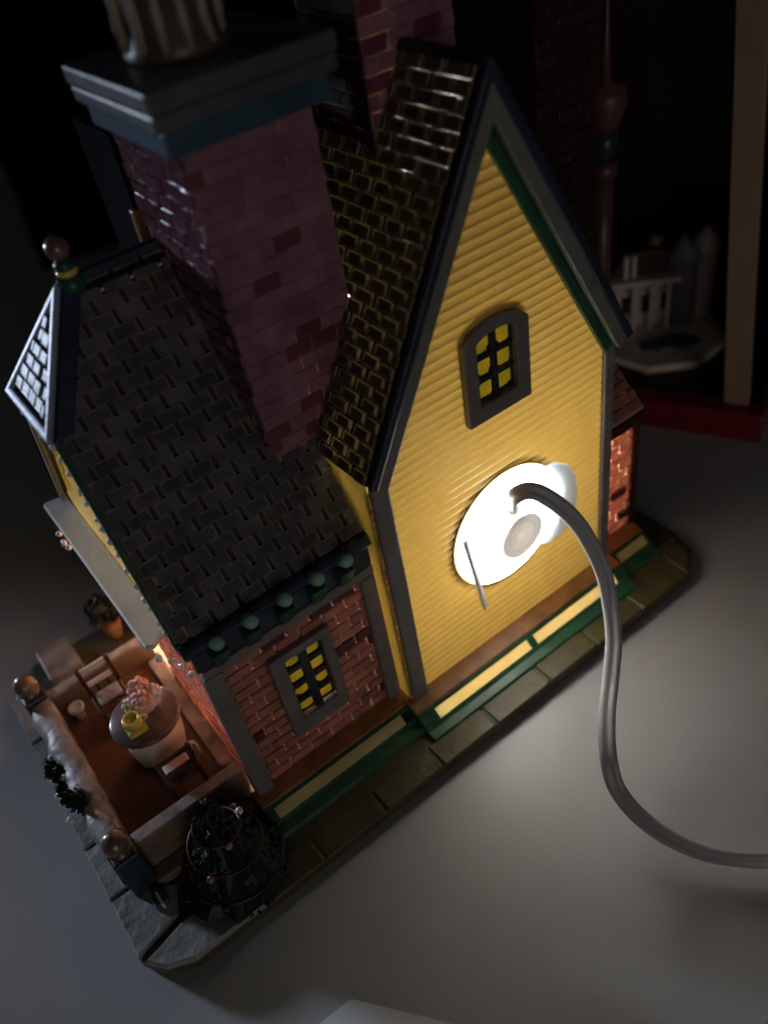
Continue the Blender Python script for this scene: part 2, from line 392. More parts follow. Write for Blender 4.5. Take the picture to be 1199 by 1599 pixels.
# foundation: rust ledge and green skirting with cream panels, following the steps of the wall
fo = MB(); led = MB()
PANELS = ((-.0,2.86,-.02),(3.1,5.9,-.02),(-4.15,-.75,.40),(6.5,7.45,.40))
for x0, x1, yw in ((-.46,6.28,-.02),(-4.4,-.2,.40),(5.95,7.6,.40)):
    led.hexa([(x0,yw-.44,.80),(x1,yw-.44,.80),(x1,yw+.03,.86),(x0,yw+.03,.86),(x0,yw-.44,.87),(x1,yw-.44,.87),(x1,yw+.03,.955),(x0,yw+.03,.955)])
    d_ = V((0,.52,.44)); c0 = V((0,yw-.98,.38)); L_ = d_.length; d_.normalize()
    Q = lambda x, t: c0+V((x,0,0))+d_*t
    pans = [p for p in PANELS if p[2] == yw]
    strip = lambda a,b_,t0,t1: fo.prism([Q(a,t0),Q(b_,t0),Q(b_,t1),Q(a,t1)][::-1], V((0,.44,-.52)).normalized()*.04)
    strip(x0,x1,0,.36); strip(x0,x1,.60,L_+.02)
    ed = [x0]+[v for p in pans for v in p[:2]]+[x1]
    for k in range(0,len(ed),2): strip(ed[k],ed[k+1],.36,.60)
    for xe in (x0, x1-.04): fo.prism([(xe,yw-.98,.38),(xe,yw+.1,.38),(xe,yw+.1,.90),(xe,yw-.46,.84)], (.04,0,0))
    fo.hexa([(x0,yw-1.08,.38),(x1,yw-1.08,.38),(x1,yw-.7,.38),(x0,yw-.7,.38),(x0,yw-1.02,.50),(x1,yw-1.02,.50),(x1,yw-.8,.54),(x0,yw-.8,.54)])
fnd = fo.build("foundation", M['skirtgreen'], H, bevel=.03)
led.build("ledge", M['ledge'], H, bevel=.05, seg=3)
def cream_panel(x0, x1, yw):
    d = V((0, .52, .44)).normalized(); c0 = V((0, yw-.98, .38)); nn = V((0, -.44, .52)).normalized()
    a = c0+d*.35; b_ = c0+d*.61; rr = .035
    X = lambda q, x: q+V((x,0,0))
    (MB().face([X(a,x0), X(a,x1), X(b_,x1), X(b_,x0)]) if yw < .1 else MB().prism([X(a,x0)-nn*.01, X(a,x1)-nn*.01, X(b_,x1)-nn*.01, X(b_,x0)-nn*.01], nn*.05)).build("cream_panel", M['cream' if yw < .1 else 'cream_dim'], fnd)
for x0, x1, yw in PANELS: cream_panel(x0-.03, x1+.03, yw)

# gable window
def window(parent, outer, inner, y, panes, bars, dep=.16):
    fr = MB().ring([(x,y-dep,z_) for x,z_ in outer], [(x,y-dep,z_) for x,z_ in inner], (0,dep+.10,0)).build("window", M['post'], parent, bevel=.03)
    for b_ in bars: MB().box(b_[0],b_[1],y-.06,y+.03,b_[2],b_[3]).build("glazing_bar", M['muntin'], fr, bevel=.02)
    for p_ in panes:
        x0,x1,z0,z1 = p_
        MB().prism([(x0-.06,y+.035,z0-.06),(x1+.06,y+.035,z0-.06),(x1+.06,y+.035,z1+.06),(x0-.06,y+.035,z1+.06)], (0,.02,0)).build("pane", M['pane'], fr)
        mb = MB()                                     # drips of dark paint that round the corners of each pane
        for cx, cz, sx, sz in ((x0,z0,1,1),(x1,z0,-1,1),(x0,z1,1,-1),(x1,z1,-1,-1)):
            a_, c_ = [(x1-x0)*random.choice((.12,.15,.2,.42)) for _ in range(2)]
            pp = [(cx-sx*.04,y,cz-sz*.04),(cx+sx*a_,y,cz-sz*.04),(cx+sx*a_*.55,y,cz+sz*c_*.45),(cx-sx*.04,y,cz+sz*c_)]
            if sx*sz < 0: pp = pp[::-1]
            mb.prism(pp, (0,.03,0))
        mb.box(x0-.05,x0,y-.01,y+.03,z0-.05,z1+.05).box(x1,x1+.05,y-.01,y+.03,z0-.05,z1+.05).box(x0,x1,y-.01,y+.03,z0-.05,z0).box(x0,x1,y-.01,y+.03,z1,z1+.05)
        mb.build("glazing_bar", M['muntin'], fr)
    return fr
def outline(x0, x1, z0, z1, rise, n=10, c=.0):
    pts_ = [(x0,z0),(x1,z0)]
    for k in range(n+1):
        t = k/n; x = x1+(x0-x1)*t
        pts_.append((x, z1+rise*(1-(2*t-1)**2)**.8))
    return pts_
P6 = [(x0, x1, z0, z1) for (x0,x1) in ((2.48,2.86),(2.99,3.35)) for (z0,z1) in ((7.82,8.20),(8.31,8.68),(8.79,9.20))]
window(gw, outline(2.13,3.72,7.40,9.18,.30), outline(2.44,3.39,7.76,9.12,.12), -.02, P6,
       [(2.86,2.99,7.76,9.24),(2.44,2.86,8.20,8.31),(2.99,3.39,8.20,8.31),(2.44,2.86,8.68,8.79),(2.99,3.39,8.68,8.79)])

# brick wing, left of the gable
BY = .37
bw = MB()
ol = [(-4.2,ZB-.06),(-.24,ZB-.06),(-.24,5.8),(-4.2,5.8)]; il = [(-2.95,2.1),(-1.76,2.1),(-1.76,4.4),(-2.95,4.4)]
for k in range(4):
    k2 = (k+1) % 4; bw.face([(ol[k][0],BY+.04,ol[k][1]),(ol[k2][0],BY+.04,ol[k2][1]),(il[k2][0],BY+.04,il[k2][1]),(il[k][0],BY+.04,il[k][1])])
bwall = bw.build("brick_wall", M['mortar'], H)
lay(bwall, "brick", brick_me, (-3.88,BY+.03,ZB+.03), (1,0,0), (0,0,1), (0,-1,0), (0,14), .56, .288, lambda t: [(0, .86), (2.20, 3.40)] if 1.85 < ZB+.03+t < 4.50 else (0, 3.40),
    gap=.036, depth=.06, dark=bdark_me, pdark=.11)
P8 = [(x0, x1, z0, z1) for (x0,x1) in ((-2.70,-2.40),(-2.20,-1.90)) for (z0,z1) in ((2.42,2.76),(2.90,3.24),(3.38,3.74),(3.88,4.22))]
window(bwall, outline(-3.06,-1.64,1.93,4.50,.0), outline(-2.74,-1.86,2.34,4.28,.0), BY-.02, P8,
       [(-2.40,-2.20,2.34,4.28)]+[(a,b_,c,d_) for a,b_ in ((-2.74,-2.40),(-2.20,-1.86)) for c,d_ in ((2.76,2.90),(3.24,3.38),(3.74,3.88))])
# frieze, fascia, brackets
MB().box(-4.24,-.33,.26,.42,4.98,5.24).build("frieze_board", M['post'], H, bevel=.04)
MB().box(-4.3,-.32,.30,.46,5.24,5.84).build("fascia_board", M['navy'], H, bevel=.04)
for bx in (-3.83,-3.13,-2.40,-1.68,-1.02):
    br = MB().hexa([(bx-.15,.16,5.27),(bx+.15,.16,5.27),(bx+.15,.40,5.27),(bx-.15,.40,5.27),(bx-.17,-.02,5.74),(bx+.17,-.02,5.74),(bx+.17,.40,5.74),(bx-.17,.40,5.74)]).build("bracket", M['teal'], H, bevel=.04)
    b = MB(); prof = [(1e-5,-.20),(.13,-.19),(.17,-.12),(.17,.10),(.13,.17),(1e-5,.18)]
    b.lathe([(r*.82, h) for r, h in prof], (bx-.0, .00, 6.08), 14, axis=(0,-.85,.5)); b.build("bracket_knob", M['mint'], br, smooth=True)

# left roof
YE, ZE, RS = .349, 5.779, 1.668
ru = V((0, 1, RS)).normalized(); rn = V((0, -RS, 1)).normalized(); RLEN = (3.726-YE)/ru.y
XL, XP, YR, ZR = -4.42, -3.02, 3.726, 11.41
def lspan(t):
    z_ = ZE+ru.z*t
    x0 = XL if z_ < 9.5 else XL+(z_-9.5)/(ZR-9.5)*(XP-XL)
    x1 = -.22 if z_ < 7.3 else gx(z_)+.12
    return (x0-XL+.06, x1-XL)
yb_ = lambda y: 2*YR-y
lr = MB()
def lp(x, t, d=0): return V((x, YE, ZE))+ru*t+rn*d
tk = (9.5-ZE)/ru.z; tv = (7.5-ZE)/ru.z
tc0, tc1, xc = (1.55-YE)/ru.y, (3.66-YE)/ru.y, -1.15
lr.prism([lp(XL,.05,-.03), lp(xc,.05,-.03), lp(xc,RLEN,-.03), lp(XP,RLEN,-.03), lp(XL,tk,-.03)], rn*-.22)
lr.prism([lp(xc,.05,-.03), lp(.04,.05,-.03), lp(.04,tc0,-.03), lp(xc,tc0,-.03)], rn*-.22)
lr.prism([lp(1.05,tc0,-.03), lp(gx(ZR)+.3,RLEN,-.03), lp(1.05,RLEN,-.03)], rn*-.22)
yb_ = lambda y: 2*YR-y
front = [lp(XL,.05,-.03), lp(-.0,.05,-.03), lp(-.0,tv,-.03), lp(gx(ZR)+.3,RLEN,-.03), lp(XP,RLEN,-.03), lp(XL,tk,-.03)]
lr.prism([V((p.x, yb_(p.y), p.z)) for p in front][::-1], V((0, RS, 1)).normalized()*-.22)
lroof = lr.build("tiled_roof", M['tile_deep'], H)
lay(lroof, "roof_tile", tile_me, (XL,YE,ZE), (1,0,0), ru, rn, (1,25), .555, .268, lspan, gap=.045, gapv=-.01, depth=.07, tilt=.11)
MB().tube([lp(XL,.10,.06), lp(-.2,.10,.06)], .16, 10).build("gutter", M['navy'], H)
# blue hip strips, clipped-gable facet with its pale frame and slates
A_, B_, P_ = V((XL,2.581,9.5)), V((XL,4.872,9.5)), V((XP,YR,ZR))
fc = (A_+B_+P_)/3; fn = (P_-A_).cross(B_-A_).normalized()
if fn.x > 0: fn = -fn
fa = MB().prism([A_,B_,P_], fn*.02).build("hip_facet", M['tile_deep'], H)
edge = MB()
inset = lambda p, k: fc+(p-fc)*k
edge.ring([inset(p,1.04)+fn*.02 for p in (A_,B_,P_)], [inset(p,.80)+fn*.02 for p in (A_,B_,P_)], fn*.12)
edge.build("facet_frame", M['trim'], fa, bevel=.05)
eh = (B_-A_).normalized(); eu = (P_-(A_+B_)/2).normalized(); fh = (P_-(A_+B_)/2).length; fw = (B_-A_).length
lay(fa, "roof_tile", ftile_me, A_+fn*.03, eh, eu, fn, (1,7), .36, .26, lambda t: (fw/2*t/fh+.16, fw-fw/2*t/fh-.16), gap=.02, depth=.10)
MB().prism([A_+V((0,-.0,0)), P_, P_+V((.34,0,0)), lp(XL+.34,tk,.0)], rn*.12).build("hip_strip", M['navy'], H, bevel=.03)
MB().tube([V((XP-.05,YR,ZR+.02)), V((2.0,YR,ZR+.02))], .13, 8).build("ridge_cap", M['navy'], H)
# finial at the end of the ridge
fi = MB().lathe([(.24,-.12),(.25,.05),(.15,.12),(.13,.2),(.18,.28),(.17,.36),(.10,.42)], (XP+.16,YR,ZR), 16).build("finial", M['teal'], H, smooth=True)
MB().lathe([(.17,.14),(.195,.19),(.17,.25)], (XP+.16,YR,ZR), 16).build("finial_band", M['lemon'], fi, smooth=True)
MB().ball((XP+.16,YR,ZR+.60), .21, 18).build("finial_ball", M['ball'], fi, smooth=True)

# end wall of the left wing, seen edge-on above the patio
ew = MB().face([(-4.2,BY+.04,.5),(-4.2,7.1,.5),(-4.2,7.1,5.0),(-4.2,BY+.04,5.0)]).build("end_wall", M['mortar_thin'], H)
lay(ew, "brick", brick_me, (-4.2,BY+.15,ZB+.03), (0,1,0), (0,0,1), (-1,0,0), (0,14), .56, .288, lambda t: (0, 3.9), gap=.05, depth=.05, minw=.1)
MB().prism([(-4.2,BY,5.0),(-4.2,7.1,5.0),(-4.2,7.1,5.78),(-4.2,4.87,9.4),(-4.2,2.58,9.4),(-4.2,BY,5.78)], (.08,0,0)).build("end_gable", M['yellow'], H)
# rake boards with white beads
rk = MB()
rk.prism([lp(XL,.1,-.02), lp(XL,tk,-.02), lp(XL,tk,-.34), lp(XL,.1,-.34)], (.10,0,0)).build("rake_board", M['teal'], H, bevel=.02)
MB().prism([V((XL,yb_(p.y),p.z)) for p in (lp(XL,.1,-.02), lp(XL,tk,-.02), lp(XL,tk,-.5), lp(XL,.1,-.5))], (.10,0,0)).build("rake_board", M['wallbrown'], H, bevel=.02)
for k in range(15):
    t = .5+k*.27
    MB().ball(lp(XL-.02, t+random.uniform(-.06,.06), -.2), random.uniform(.04,.07), 8, jit=.2).build("snow_bead", M['berry'], H, smooth=True)
for k in range(4):
    MB().ball(V((XL-.02, 2.75+k*.5, 9.36)), .085, 8, jit=.1).build("snow_bead", M['berry'], H, smooth=True)
# awning slab over the patio
aw = MB().prism([(-4.2,1.95,5.02),(-4.2,7.55,5.02),(-4.66,7.75,4.97),(-4.78,7.7,4.97),(-4.78,1.8,4.97),(-4.62,1.72,4.97)], (0,0,.13)).build("awning", M['white'], H, bevel=.04)
for y0, x in ((6.0,-4.84),(6.35,-4.86),(6.75,-4.83),(1.35,-4.5),(1.62,-4.66),(1.05,-4.40),(.75,-4.34)):
    MB().ball((x, y0, 4.86+random.uniform(-.05,.05)), .075, 9, jit=.25).build("snow_bead", M['berry'], H, smooth=True)

# gable roof: slabs, tiles, barge boards
gu = V((1,0,SL)).normalized(); gn = V((-SL,0,1)).normalized(); GL = (3.0-EX)/gu.x
gu2 = V((-1,0,SL)).normalized(); gn2 = V((SL,0,1)).normalized(); EX2 = 6.0-EX
TH = .26
L0, L1 = V((EX,0,EZ)), V((3.0,0,RZ))
gr = MB()
gq = lambda t, y: L0+gu*t+V((0,y,0))
GT = (10.12-EZ)/gu.z
gr.prism([gq(0,-.30), gq(.10,-.30), gq(.10,6.9), gq(0,6.9)][::-1], gn*-.05)
gr.prism([gq(0,3.9), gq(GT,3.9), gq(GT,6.9), gq(0,6.9)][::-1], gn*-.05)
gr.prism([gq(GT,3.30), gq(GL,3.30), gq(GL,6.9), gq(GT,6.9)][::-1], gn*-.05)
gr.prism([gq(0,-.30), gq(GL,-.30), gq(GL,-.17), gq(0,-.17)][::-1], gn*-.05)
groof = gr.build("gable_roof", M['tile_deep'], H)
R0 = V((EX2,0,EZ))
MB().prism([R0+V((0,-.30,0)), L1+V((0,-.30,0)), L1+V((0,6.9,0)), R0+V((0,6.9,0))], gn2*-.10).build("gable_roof", M['tile_deep'], H)
def gspan(t):
    z_ = EZ+gu.z*t
    y1 = 1.50 if z_ < 10.1 else 3.42
    if z_ > 12.25: y1 = 1.74
    return (.10, y1+.28)
lay(groof, "roof_tile", btile_me, L0+V((0,-.28,0))+gn*.01, (0,1,0), gu, gn, (0,28), .53, .2465, gspan, gap=0, depth=.085)
lay(groof, "roof_tile", tile_me, V((EX2,-.28,EZ))+gn2*.01, (0,1,0), gu2, gn2, (0,27), .53, .248, lambda t: (.1,.6), gap=.03, depth=.085)
MB().tube([L1+V((0,-.3,.03)), L1+V((0,3.0,.03))], .13, 8).build("ridge_cap", M['tile_deep'], H)
def rake(poly_off, y0, y1, name, m, bevel=.03):
    # strips parallel to the two roof slopes between inward offsets a..b (cm, perpendicular to the slope)
    a, b_ = poly_off
    for P0, u_, n_ in ((L0, gu, gn), (R0, gu2, gn2)):
        q = lambda off, t: P0+u_*t-n_*off
        tt = lambda off: GL - off*n_.z/u_.z if False else None
        def apex(off): return V((3.0, 0, RZ-off/abs(gu.x)))
        pts_ = [q(a,0), apex(a), apex(b_), q(b_,0)]
        MB().prism([p+V((0,y0,0)) for p in pts_], (0,y1-y0,0)).build(name, m, H, bevel=bevel)
rake((-.08,.10), -.40, -.26, "roof_edge", M['navy'])
rake((.09,.37), -.37, -.27, "barge_board", M['greygreen'])
rake((.06,.37), -.27, -.00, "soffit", M['teal'])
rake((.36,.57), -.17, -.05, "gable_moulding", M['skirtgreen'])

# big chimney
CX0, CX1, CY0, CY1, CZ = -1.23, 1.05, 1.49, 3.72, 13.45
def shell(x0,x1,y0,y1,z0,z1):
    b = MB(); c = [(x0,y0),(x1,y0),(x1,y1),(x0,y1)]
    for k in range(4):
        (a0,a1),(b0,b1) = c[k], c[(k+1)%4]; b.face([(a0,a1,z0),(b0,b1,z0),(b0,b1,z1),(a0,a1,z1)])
    b.face([(x,y,z1) for x,y in c]); return b
CY1 = 3.98
ch = shell(CX0+.02,CX1-.02,CY0+.02,CY1,7.55,CZ).build("chimney", M['mauve_mortar'], H)
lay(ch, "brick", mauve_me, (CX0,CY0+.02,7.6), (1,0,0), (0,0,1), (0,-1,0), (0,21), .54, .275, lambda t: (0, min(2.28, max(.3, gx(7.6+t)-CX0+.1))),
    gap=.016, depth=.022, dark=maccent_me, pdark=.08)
def lface(t):
    z_ = 7.6+t; y_top = YE+(z_-ZE)/RS
    return (0, max(.0, min(CY1, y_top)-CY0))
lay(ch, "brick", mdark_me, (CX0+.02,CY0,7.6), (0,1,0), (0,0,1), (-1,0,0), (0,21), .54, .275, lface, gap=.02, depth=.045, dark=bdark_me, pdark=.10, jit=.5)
def cap(parent, x0,x1,y0,y1,z0,z1,ov,m,name):
    MB().box(x0-ov,x1+ov,y0-ov,y1+ov*.5,z0,z1).build(name, m, parent, bevel=.05)
cap(ch, CX0,CX1,CY0,CY1,13.42,13.80,.24,M['capblue'],"cap_moulding")
cap(ch, CX0,CX1,CY0,CY1,13.80,14.06,.36,M['capgrey'],"cap_slab")
cap(ch, CX0,CX1,CY0,CY1,14.06,14.36,.39,M['capgrey'],"cap_slab")
pt = MB().lathe([(.74,0),(.80,.1),(.72,.2),(.70,2.9),(.62,2.9),(.60,.3)], (-.33,2.62,14.36), 28).build("chimney_pot", M['pot'], ch, smooth=True)
for k in range(13):
    a = 2*math.pi*k/13+.2
    c = V((-.33+.72*math.cos(a), 2.62+.72*math.sin(a), 14.5))
    MB().tube([c+V((random.uniform(-.04,.04),random.uniform(-.04,.04),h)) for h in (0,.35,.8,1.2,1.7,2.2,2.6)], [.05,.09,.06,.10,.07,.10,.06], 7).build("pot_rib", M['rib'], pt, smooth=True)
# second chimney, across the ridge
c2 = shell(2.22,4.1,1.74,3.45,12.0,15.2).build("chimney", M['mauve_mortar'], H)
lay(c2, "brick", mauve_me, (2.2,1.72,12.0), (1,0,0), (0,0,1), (0,-1,0), (0,11), .54, .275, lambda t: (0, 1.9), gap=.018, depth=.025, dark=maccent_me, pdark=.12)
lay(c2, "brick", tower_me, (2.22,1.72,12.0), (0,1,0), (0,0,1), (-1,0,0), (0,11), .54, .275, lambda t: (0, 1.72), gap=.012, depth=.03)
MB().box(2.0,4.3,1.5,3.6,15.0,15.4).build("cap_moulding", M['navy'], c2, bevel=.05)
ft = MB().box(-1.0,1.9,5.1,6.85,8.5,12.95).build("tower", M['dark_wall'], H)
MB().box(-1.06,-.85,5.05,5.3,10.6,11.6).build("tower_trim", M['ledge'], ft, bevel=.05)
# dark brick tower at the right-hand back, with its rose pillar
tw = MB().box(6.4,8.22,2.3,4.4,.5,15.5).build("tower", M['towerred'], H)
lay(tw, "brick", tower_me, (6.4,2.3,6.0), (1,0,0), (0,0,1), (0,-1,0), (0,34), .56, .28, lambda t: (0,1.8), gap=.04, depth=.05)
pl = MB().lathe([(.24,5.6),(.24,9.55)], (8.42,2.35,0), 14).build("pillar", M['pillar'], tw, smooth=True)
MB().lathe([(.28,9.5),(.32,9.65),(.28,9.85)], (8.42,2.35,0), 14).build("pillar_ring", M['pillar'], pl, smooth=True)
MB().lathe([(.26,9.85),(.30,10.2),(.28,10.5)], (8.42,2.35,0), 14).build("pillar_neck", M['navy'], pl, smooth=True)
MB().lathe([(.30,10.5),(.36,10.7),(.48,11.1),(.42,11.35),(.12,11.45),(.07,12.6),(.02,13.6)], (8.42,2.35,0), 14).build("pillar_capital", M['pillar'], pl, smooth=True)
# right brick annex with its little red roof
an = MB().face([(5.96,BY+.04,ZB-.06),(7.5,BY+.04,ZB-.06),(7.5,BY+.04,4.78),(5.96,BY+.04,4.78)]).build("brick_wall", M['mortar_thin'], H)
lay(an, "brick", bthin_me, (6.2,BY+.03,ZB+.03), (1,0,0), (0,0,1), (0,-1,0), (0,12), .56, .288, lambda t: (0,1.28), gap=.05, depth=.07, dark=bdark_me, pdark=.1)
MB().hexa([(6.1,.12,4.42),(7.62,.12,4.42),(7.62,.5,4.42),(6.1,.5,4.42),(6.1,.12,4.72),(7.62,.12,4.72),(7.62,.5,4.72),(6.1,.5,4.72)]).build("eave_board", M['red'], H, bevel=.05)
ar = MB().hexa([(6.1,.2,4.72),(7.6,.2,4.72),(7.6,2.3,4.72),(6.1,2.3,4.72),(6.1,.2,4.78),(7.6,.2,4.78),(7.6,2.3,6.6),(6.1,2.3,6.6)]).build("annex_roof", M['mortar'], H)
au = V((0,2.1,1.82)).normalized(); a_n = V((0,-1.82,2.1)).normalized()
lay(ar, "roof_tile", brick_me, (6.1,.2,4.78), (1,0,0), au, a_n, (0,8), .5, .26, lambda t: (0,1.5), gap=.04, depth=.06)
MB().box(7.45,7.65,.28,.5,.9,4.45).build("corner_post", M['red'], H, bevel=.03)

MB().box(5.96,6.06,.04,6.95,4.7,7.7).build("side_wall", M['brick_dark'], H)
MB().box(5.98,6.5,2.2,6.95,4.7,5.0).build("wing_roof", M['tile_deep'], H)
# white unglazed inside, so the lamp fills the rooms
wi = MB()
wi.face([(-4.15,-.45,.42),(7.4,-.45,.42),(7.4,6.95,.42),(-4.15,6.95,.42)])
wi.face([(-.4,-.85,.42),(6.2,-.85,.42),(6.2,-.45,.42),(-.4,-.45,.42)])
wi.face([(-4.15,6.95,.42),(7.4,6.95,.42),(7.4,6.95,4.9),(6.0,6.95,4.9),(6.0,6.95,7.3),(3.0,6.95,13.0),(.0,6.95,7.3),(-.1,6.95,5.6),(-4.15,6.95,5.6)])
MB().prism([(7.46,.40,.38),(7.46,2.4,.38),(7.46,2.4,5.9),(7.46,.40,4.6)], (.09,0,0)).build("side_wall", M['brick_dark'], H)
wi.face([(7.44,.42,.42),(7.44,2.25,.42),(7.44,2.25,5.0),(7.44,.42,4.6)])
wi.face([(7.44,-.5,.42),(7.44,.45,.42),(7.44,.45,.86),(7.44,-.1,.82)])
wi.face([(6.25,2.25,.45),(7.42,2.25,.45),(7.42,2.25,5.0),(6.25,2.25,5.0)])
wi.face([(6.25,2.25,.45),(6.25,6.9,.45),(6.25,6.9,5.0),(6.25,2.25,5.0)])
wi.face([(5.93,.03,4.6),(5.93,6.9,4.6),(5.93,6.9,7.75),(5.93,.03,7.75)])
hipf = lambda x1: [lp(-4.1,.3,-.28), lp(x1,.3,-.28), lp(x1,RLEN-.1,-.28), lp(XP+.3,RLEN-.1,-.28), lp(-4.1,tk-.1,-.28)]
wi.face(hipf(xc))
wi.face([V((p.x,yb_(p.y),p.z)) for p in hipf(5.8)])
q2 = lambda off,t,y: R0+gu2*t-gn2*off+V((0,y,0))
wi.face([q2(.16,.2,.0), q2(.16,GL-.2,.0), q2(.16,GL-.2,6.9), q2(.16,.2,6.9)])
wi.build("inner_shell", M['white_in'], H)
MB().prism([(-4.2,7.05,.45),(7.5,7.05,.45),(7.5,7.05,5.0),(6.1,7.05,5.0),(6.1,7.05,7.4),(3.0,7.05,13.3),(-.1,7.05,7.4),(-.2,7.05,5.6),(-4.2,7.05,5.6)], (0,.1,0)).build("back_wall", M['yellow'], H)

# patio: floor, low walls, posts
MB().box(-7.0,-4.22,.7,5.6,.40,.90).build("patio_floor", M['patio'], H)
lw = MB(); N_ = 30
sec = lambda k, y: [(-7.50+.05*math.sin(k*.9)+.02*math.sin(k*2.3), y, .45), (-7.44+.05*math.sin(k*.9)+.03*math.sin(k*2.1), y, 1.60), (-7.38+.05*math.sin(k*.9), y, 1.68), (-6.98, y, 1.71), (-6.93+.015*math.sin(k*1.7), y, 1.66), (-6.93+.015*math.sin(k*1.7), y, .45)]
for k in range(N_+1): lw.v += sec(k, .75+k*5.0/N_)
for k in range(N_):
    for i in range(5): lw.f.append((k*6+i, (k+1)*6+i, (k+1)*6+i+1, k*6+i+1)); lw.m.append(0)
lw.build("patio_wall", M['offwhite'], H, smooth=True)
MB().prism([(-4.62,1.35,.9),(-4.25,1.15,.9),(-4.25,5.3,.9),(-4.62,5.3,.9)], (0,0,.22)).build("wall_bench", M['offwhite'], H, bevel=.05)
pw = MB().box(-6.9,-4.3,.52,.84,.45,1.66).build("patio_wall", M['wallbrown'], H, bevel=.04)
MB().box(-6.85,-4.3,.54,.82,1.66,1.72).build("wall_coping", M['offwhite'], pw, bevel=.02)
MB().box(-6.9,-4.4,.14,.52,.42,.72).build("plinth", M['wallbrown'], pw, bevel=.06)
fwl = MB().box(-6.95,-4.3,5.42,5.62,.45,1.62).build("patio_wall", M['wallbrown'], H, bevel=.03)
MB().box(-6.95,-4.3,5.41,5.66,1.62,1.72).build("wall_coping", M['offwhite'], fwl, bevel=.02)
for px, py in ((-7.12,.52),(-7.22,5.72)):
    po = MB().box(px-.27,px+.27,py-.27,py+.27,.45,1.85).build("patio_post", M['navy'], H, bevel=.05)
    MB().lathe([(.22,1.84),(.20,1.93),(.26,1.97)], (px,py,0), 14).build("post_neck", M['ball'], po, smooth=True)
    MB().ball((px,py,2.2), .28, 18).build("post_ball", M['ball'], po, smooth=True)
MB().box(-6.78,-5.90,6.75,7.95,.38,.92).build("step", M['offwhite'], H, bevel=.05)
# scroll bracket by the house wall
sc = [V((-4.95+.16*(1-k/22)*math.cos(k*.42), 2.1, 1.35+.16*(1-k/22)*math.sin(k*.42))) for k in range(22)]
MB().tube([V((-4.79,2.1,.9)), V((-4.79,2.1,1.15))]+sc, .05, 7).build("scroll", M['white'], H, smooth=True)

# ------------------------------------------------------------------ things on the patio and the base
tbx, tby = -5.38, 2.92
t = thing("round_table", (tbx,tby,.9), "round patio table with glossy plum top over a cream cloth", "table")
MB().lathe([(.74,2.04),(.80,2.08),(.80,2.16),(.75,2.20)], (tbx,tby,0), 28).build("tabletop", M['tabletop'], t, smooth=True)
MB().lathe([(.58,.9),(.60,1.0),(.66,1.5),(.70,2.05)], (tbx,tby,0), 32, lobes=9, lobe_amp=.035).build("tablecloth", M['cloth'], t, smooth=True)

f = thing("flower_pot", (-5.25,3.05,2.2), "bowl of pink and white flowers on the round patio table", "flowers")
MB().lathe([(.16,2.2),(.30,2.32),(.34,2.5),(.30,2.52)], (-5.25,3.05,0), 16).build("bowl", M['petalwhite'], f, smooth=True)
def bloom(c, r, m):
    b = MB(); b.ball(c, r*.8, 10, jit=.08)
    for k in range(16):
        a = k*2.4; zc = 1-(k+.5)/9; rr = math.sqrt(max(0, 1-min(1,abs(zc))**2))
        b.ball(V(c)+V((rr*math.cos(a),rr*math.sin(a),max(-.4,zc)))*r*.72, r*.36, 7, jit=.15)
    b.build("bloom", m, f, smooth=True)
bloom((-5.18,3.28,2.62), .26, M['pink']); bloom((-5.25,2.92,2.62), .25, M['pink']); bloom((-4.98,3.02,2.56), .20, M['petalwhite']); bloom((-5.52,3.1,2.5), .18, M['cloth'])

g = thing("yellow_teacup", (-5.66,2.62,2.2), "yellow cup with a hollow top standing on the patio table edge", "cup")
MB().box(-5.88,-5.44,2.44,2.78,2.2,2.36).build("saucer", M['lemon'], g, bevel=.06)
MB().lathe([(.15,2.36),(.20,2.42),(.22,2.58),(.20,2.66),(.15,2.66),(.12,2.56),(.05,2.54)], (-5.66,2.62,0), 18).build("cup", M['lemon'], g, smooth=True)
MB().tube([(-5.45,2.6,2.58),(-5.36,2.58,2.55),(-5.35,2.58,2.47),(-5.44,2.6,2.42)], .035, 7).build("handle", M['lemon'], g, smooth=True)

def chair(cx, cy, face, label, seatm, m, rail):
    c = thing("patio_chair", (cx,cy,.9), label, "chair", "chairs at the patio table")
    for sx in (-1, 1):
        MB().box(cx+sx*.36-.055, cx+sx*.36+.055, cy-face*.34-.055, cy-face*.34+.055, .9, 2.5).build("back_post", m, c, bevel=.02)
        MB().box(cx+sx*.34-.05, cx+sx*.34+.05, cy+face*.28-.05, cy+face*.28+.05, .9, 1.5).build("leg", m, c, bevel=.02)
    MB().box(cx-.40,cx+.40,cy-.38,cy+.34,1.50,1.60).build("seat", m, c, bevel=.03)
    MB().box(cx-.29,cx+.29,cy-.20,cy+.24,1.60,1.68).build("cushion", seatm, c, bevel=.04)
    for z0 in (1.86,2.34):
        MB().box(cx-.31,cx+.31,cy-face*.34-.04,cy-face*.34+.04,z0,z0+.13).build("back_rail", rail, c, bevel=.02)
    for sx in (-.14,.14):
        MB().box(cx+sx-.04,cx+sx+.04,cy-face*.34-.025,cy-face*.34+.025,1.60,1.86).build("spindle", m, c, bevel=.01)
chair(-5.36, 1.66, 1, "dark brown ladder-back chair at the near side of the patio table", M['cloth'], M['wood'], M['wood'])
chair(-5.75, 4.55, -1, "dark brown chair with pale slats beyond the patio table", M['offwhite'], M['wood'], M['white'])
u_ = MB().lathe([(.10,.9),(.12,.95),(.09,1.05),(.18,1.2),(.20,1.3),(.16,1.34),(.12,1.28)], (-6.55,5.1,0), 14).build("small_urn", M['white'], None, smooth=True)
tag(u_, "small white urn in the far corner of the patio", "urn")

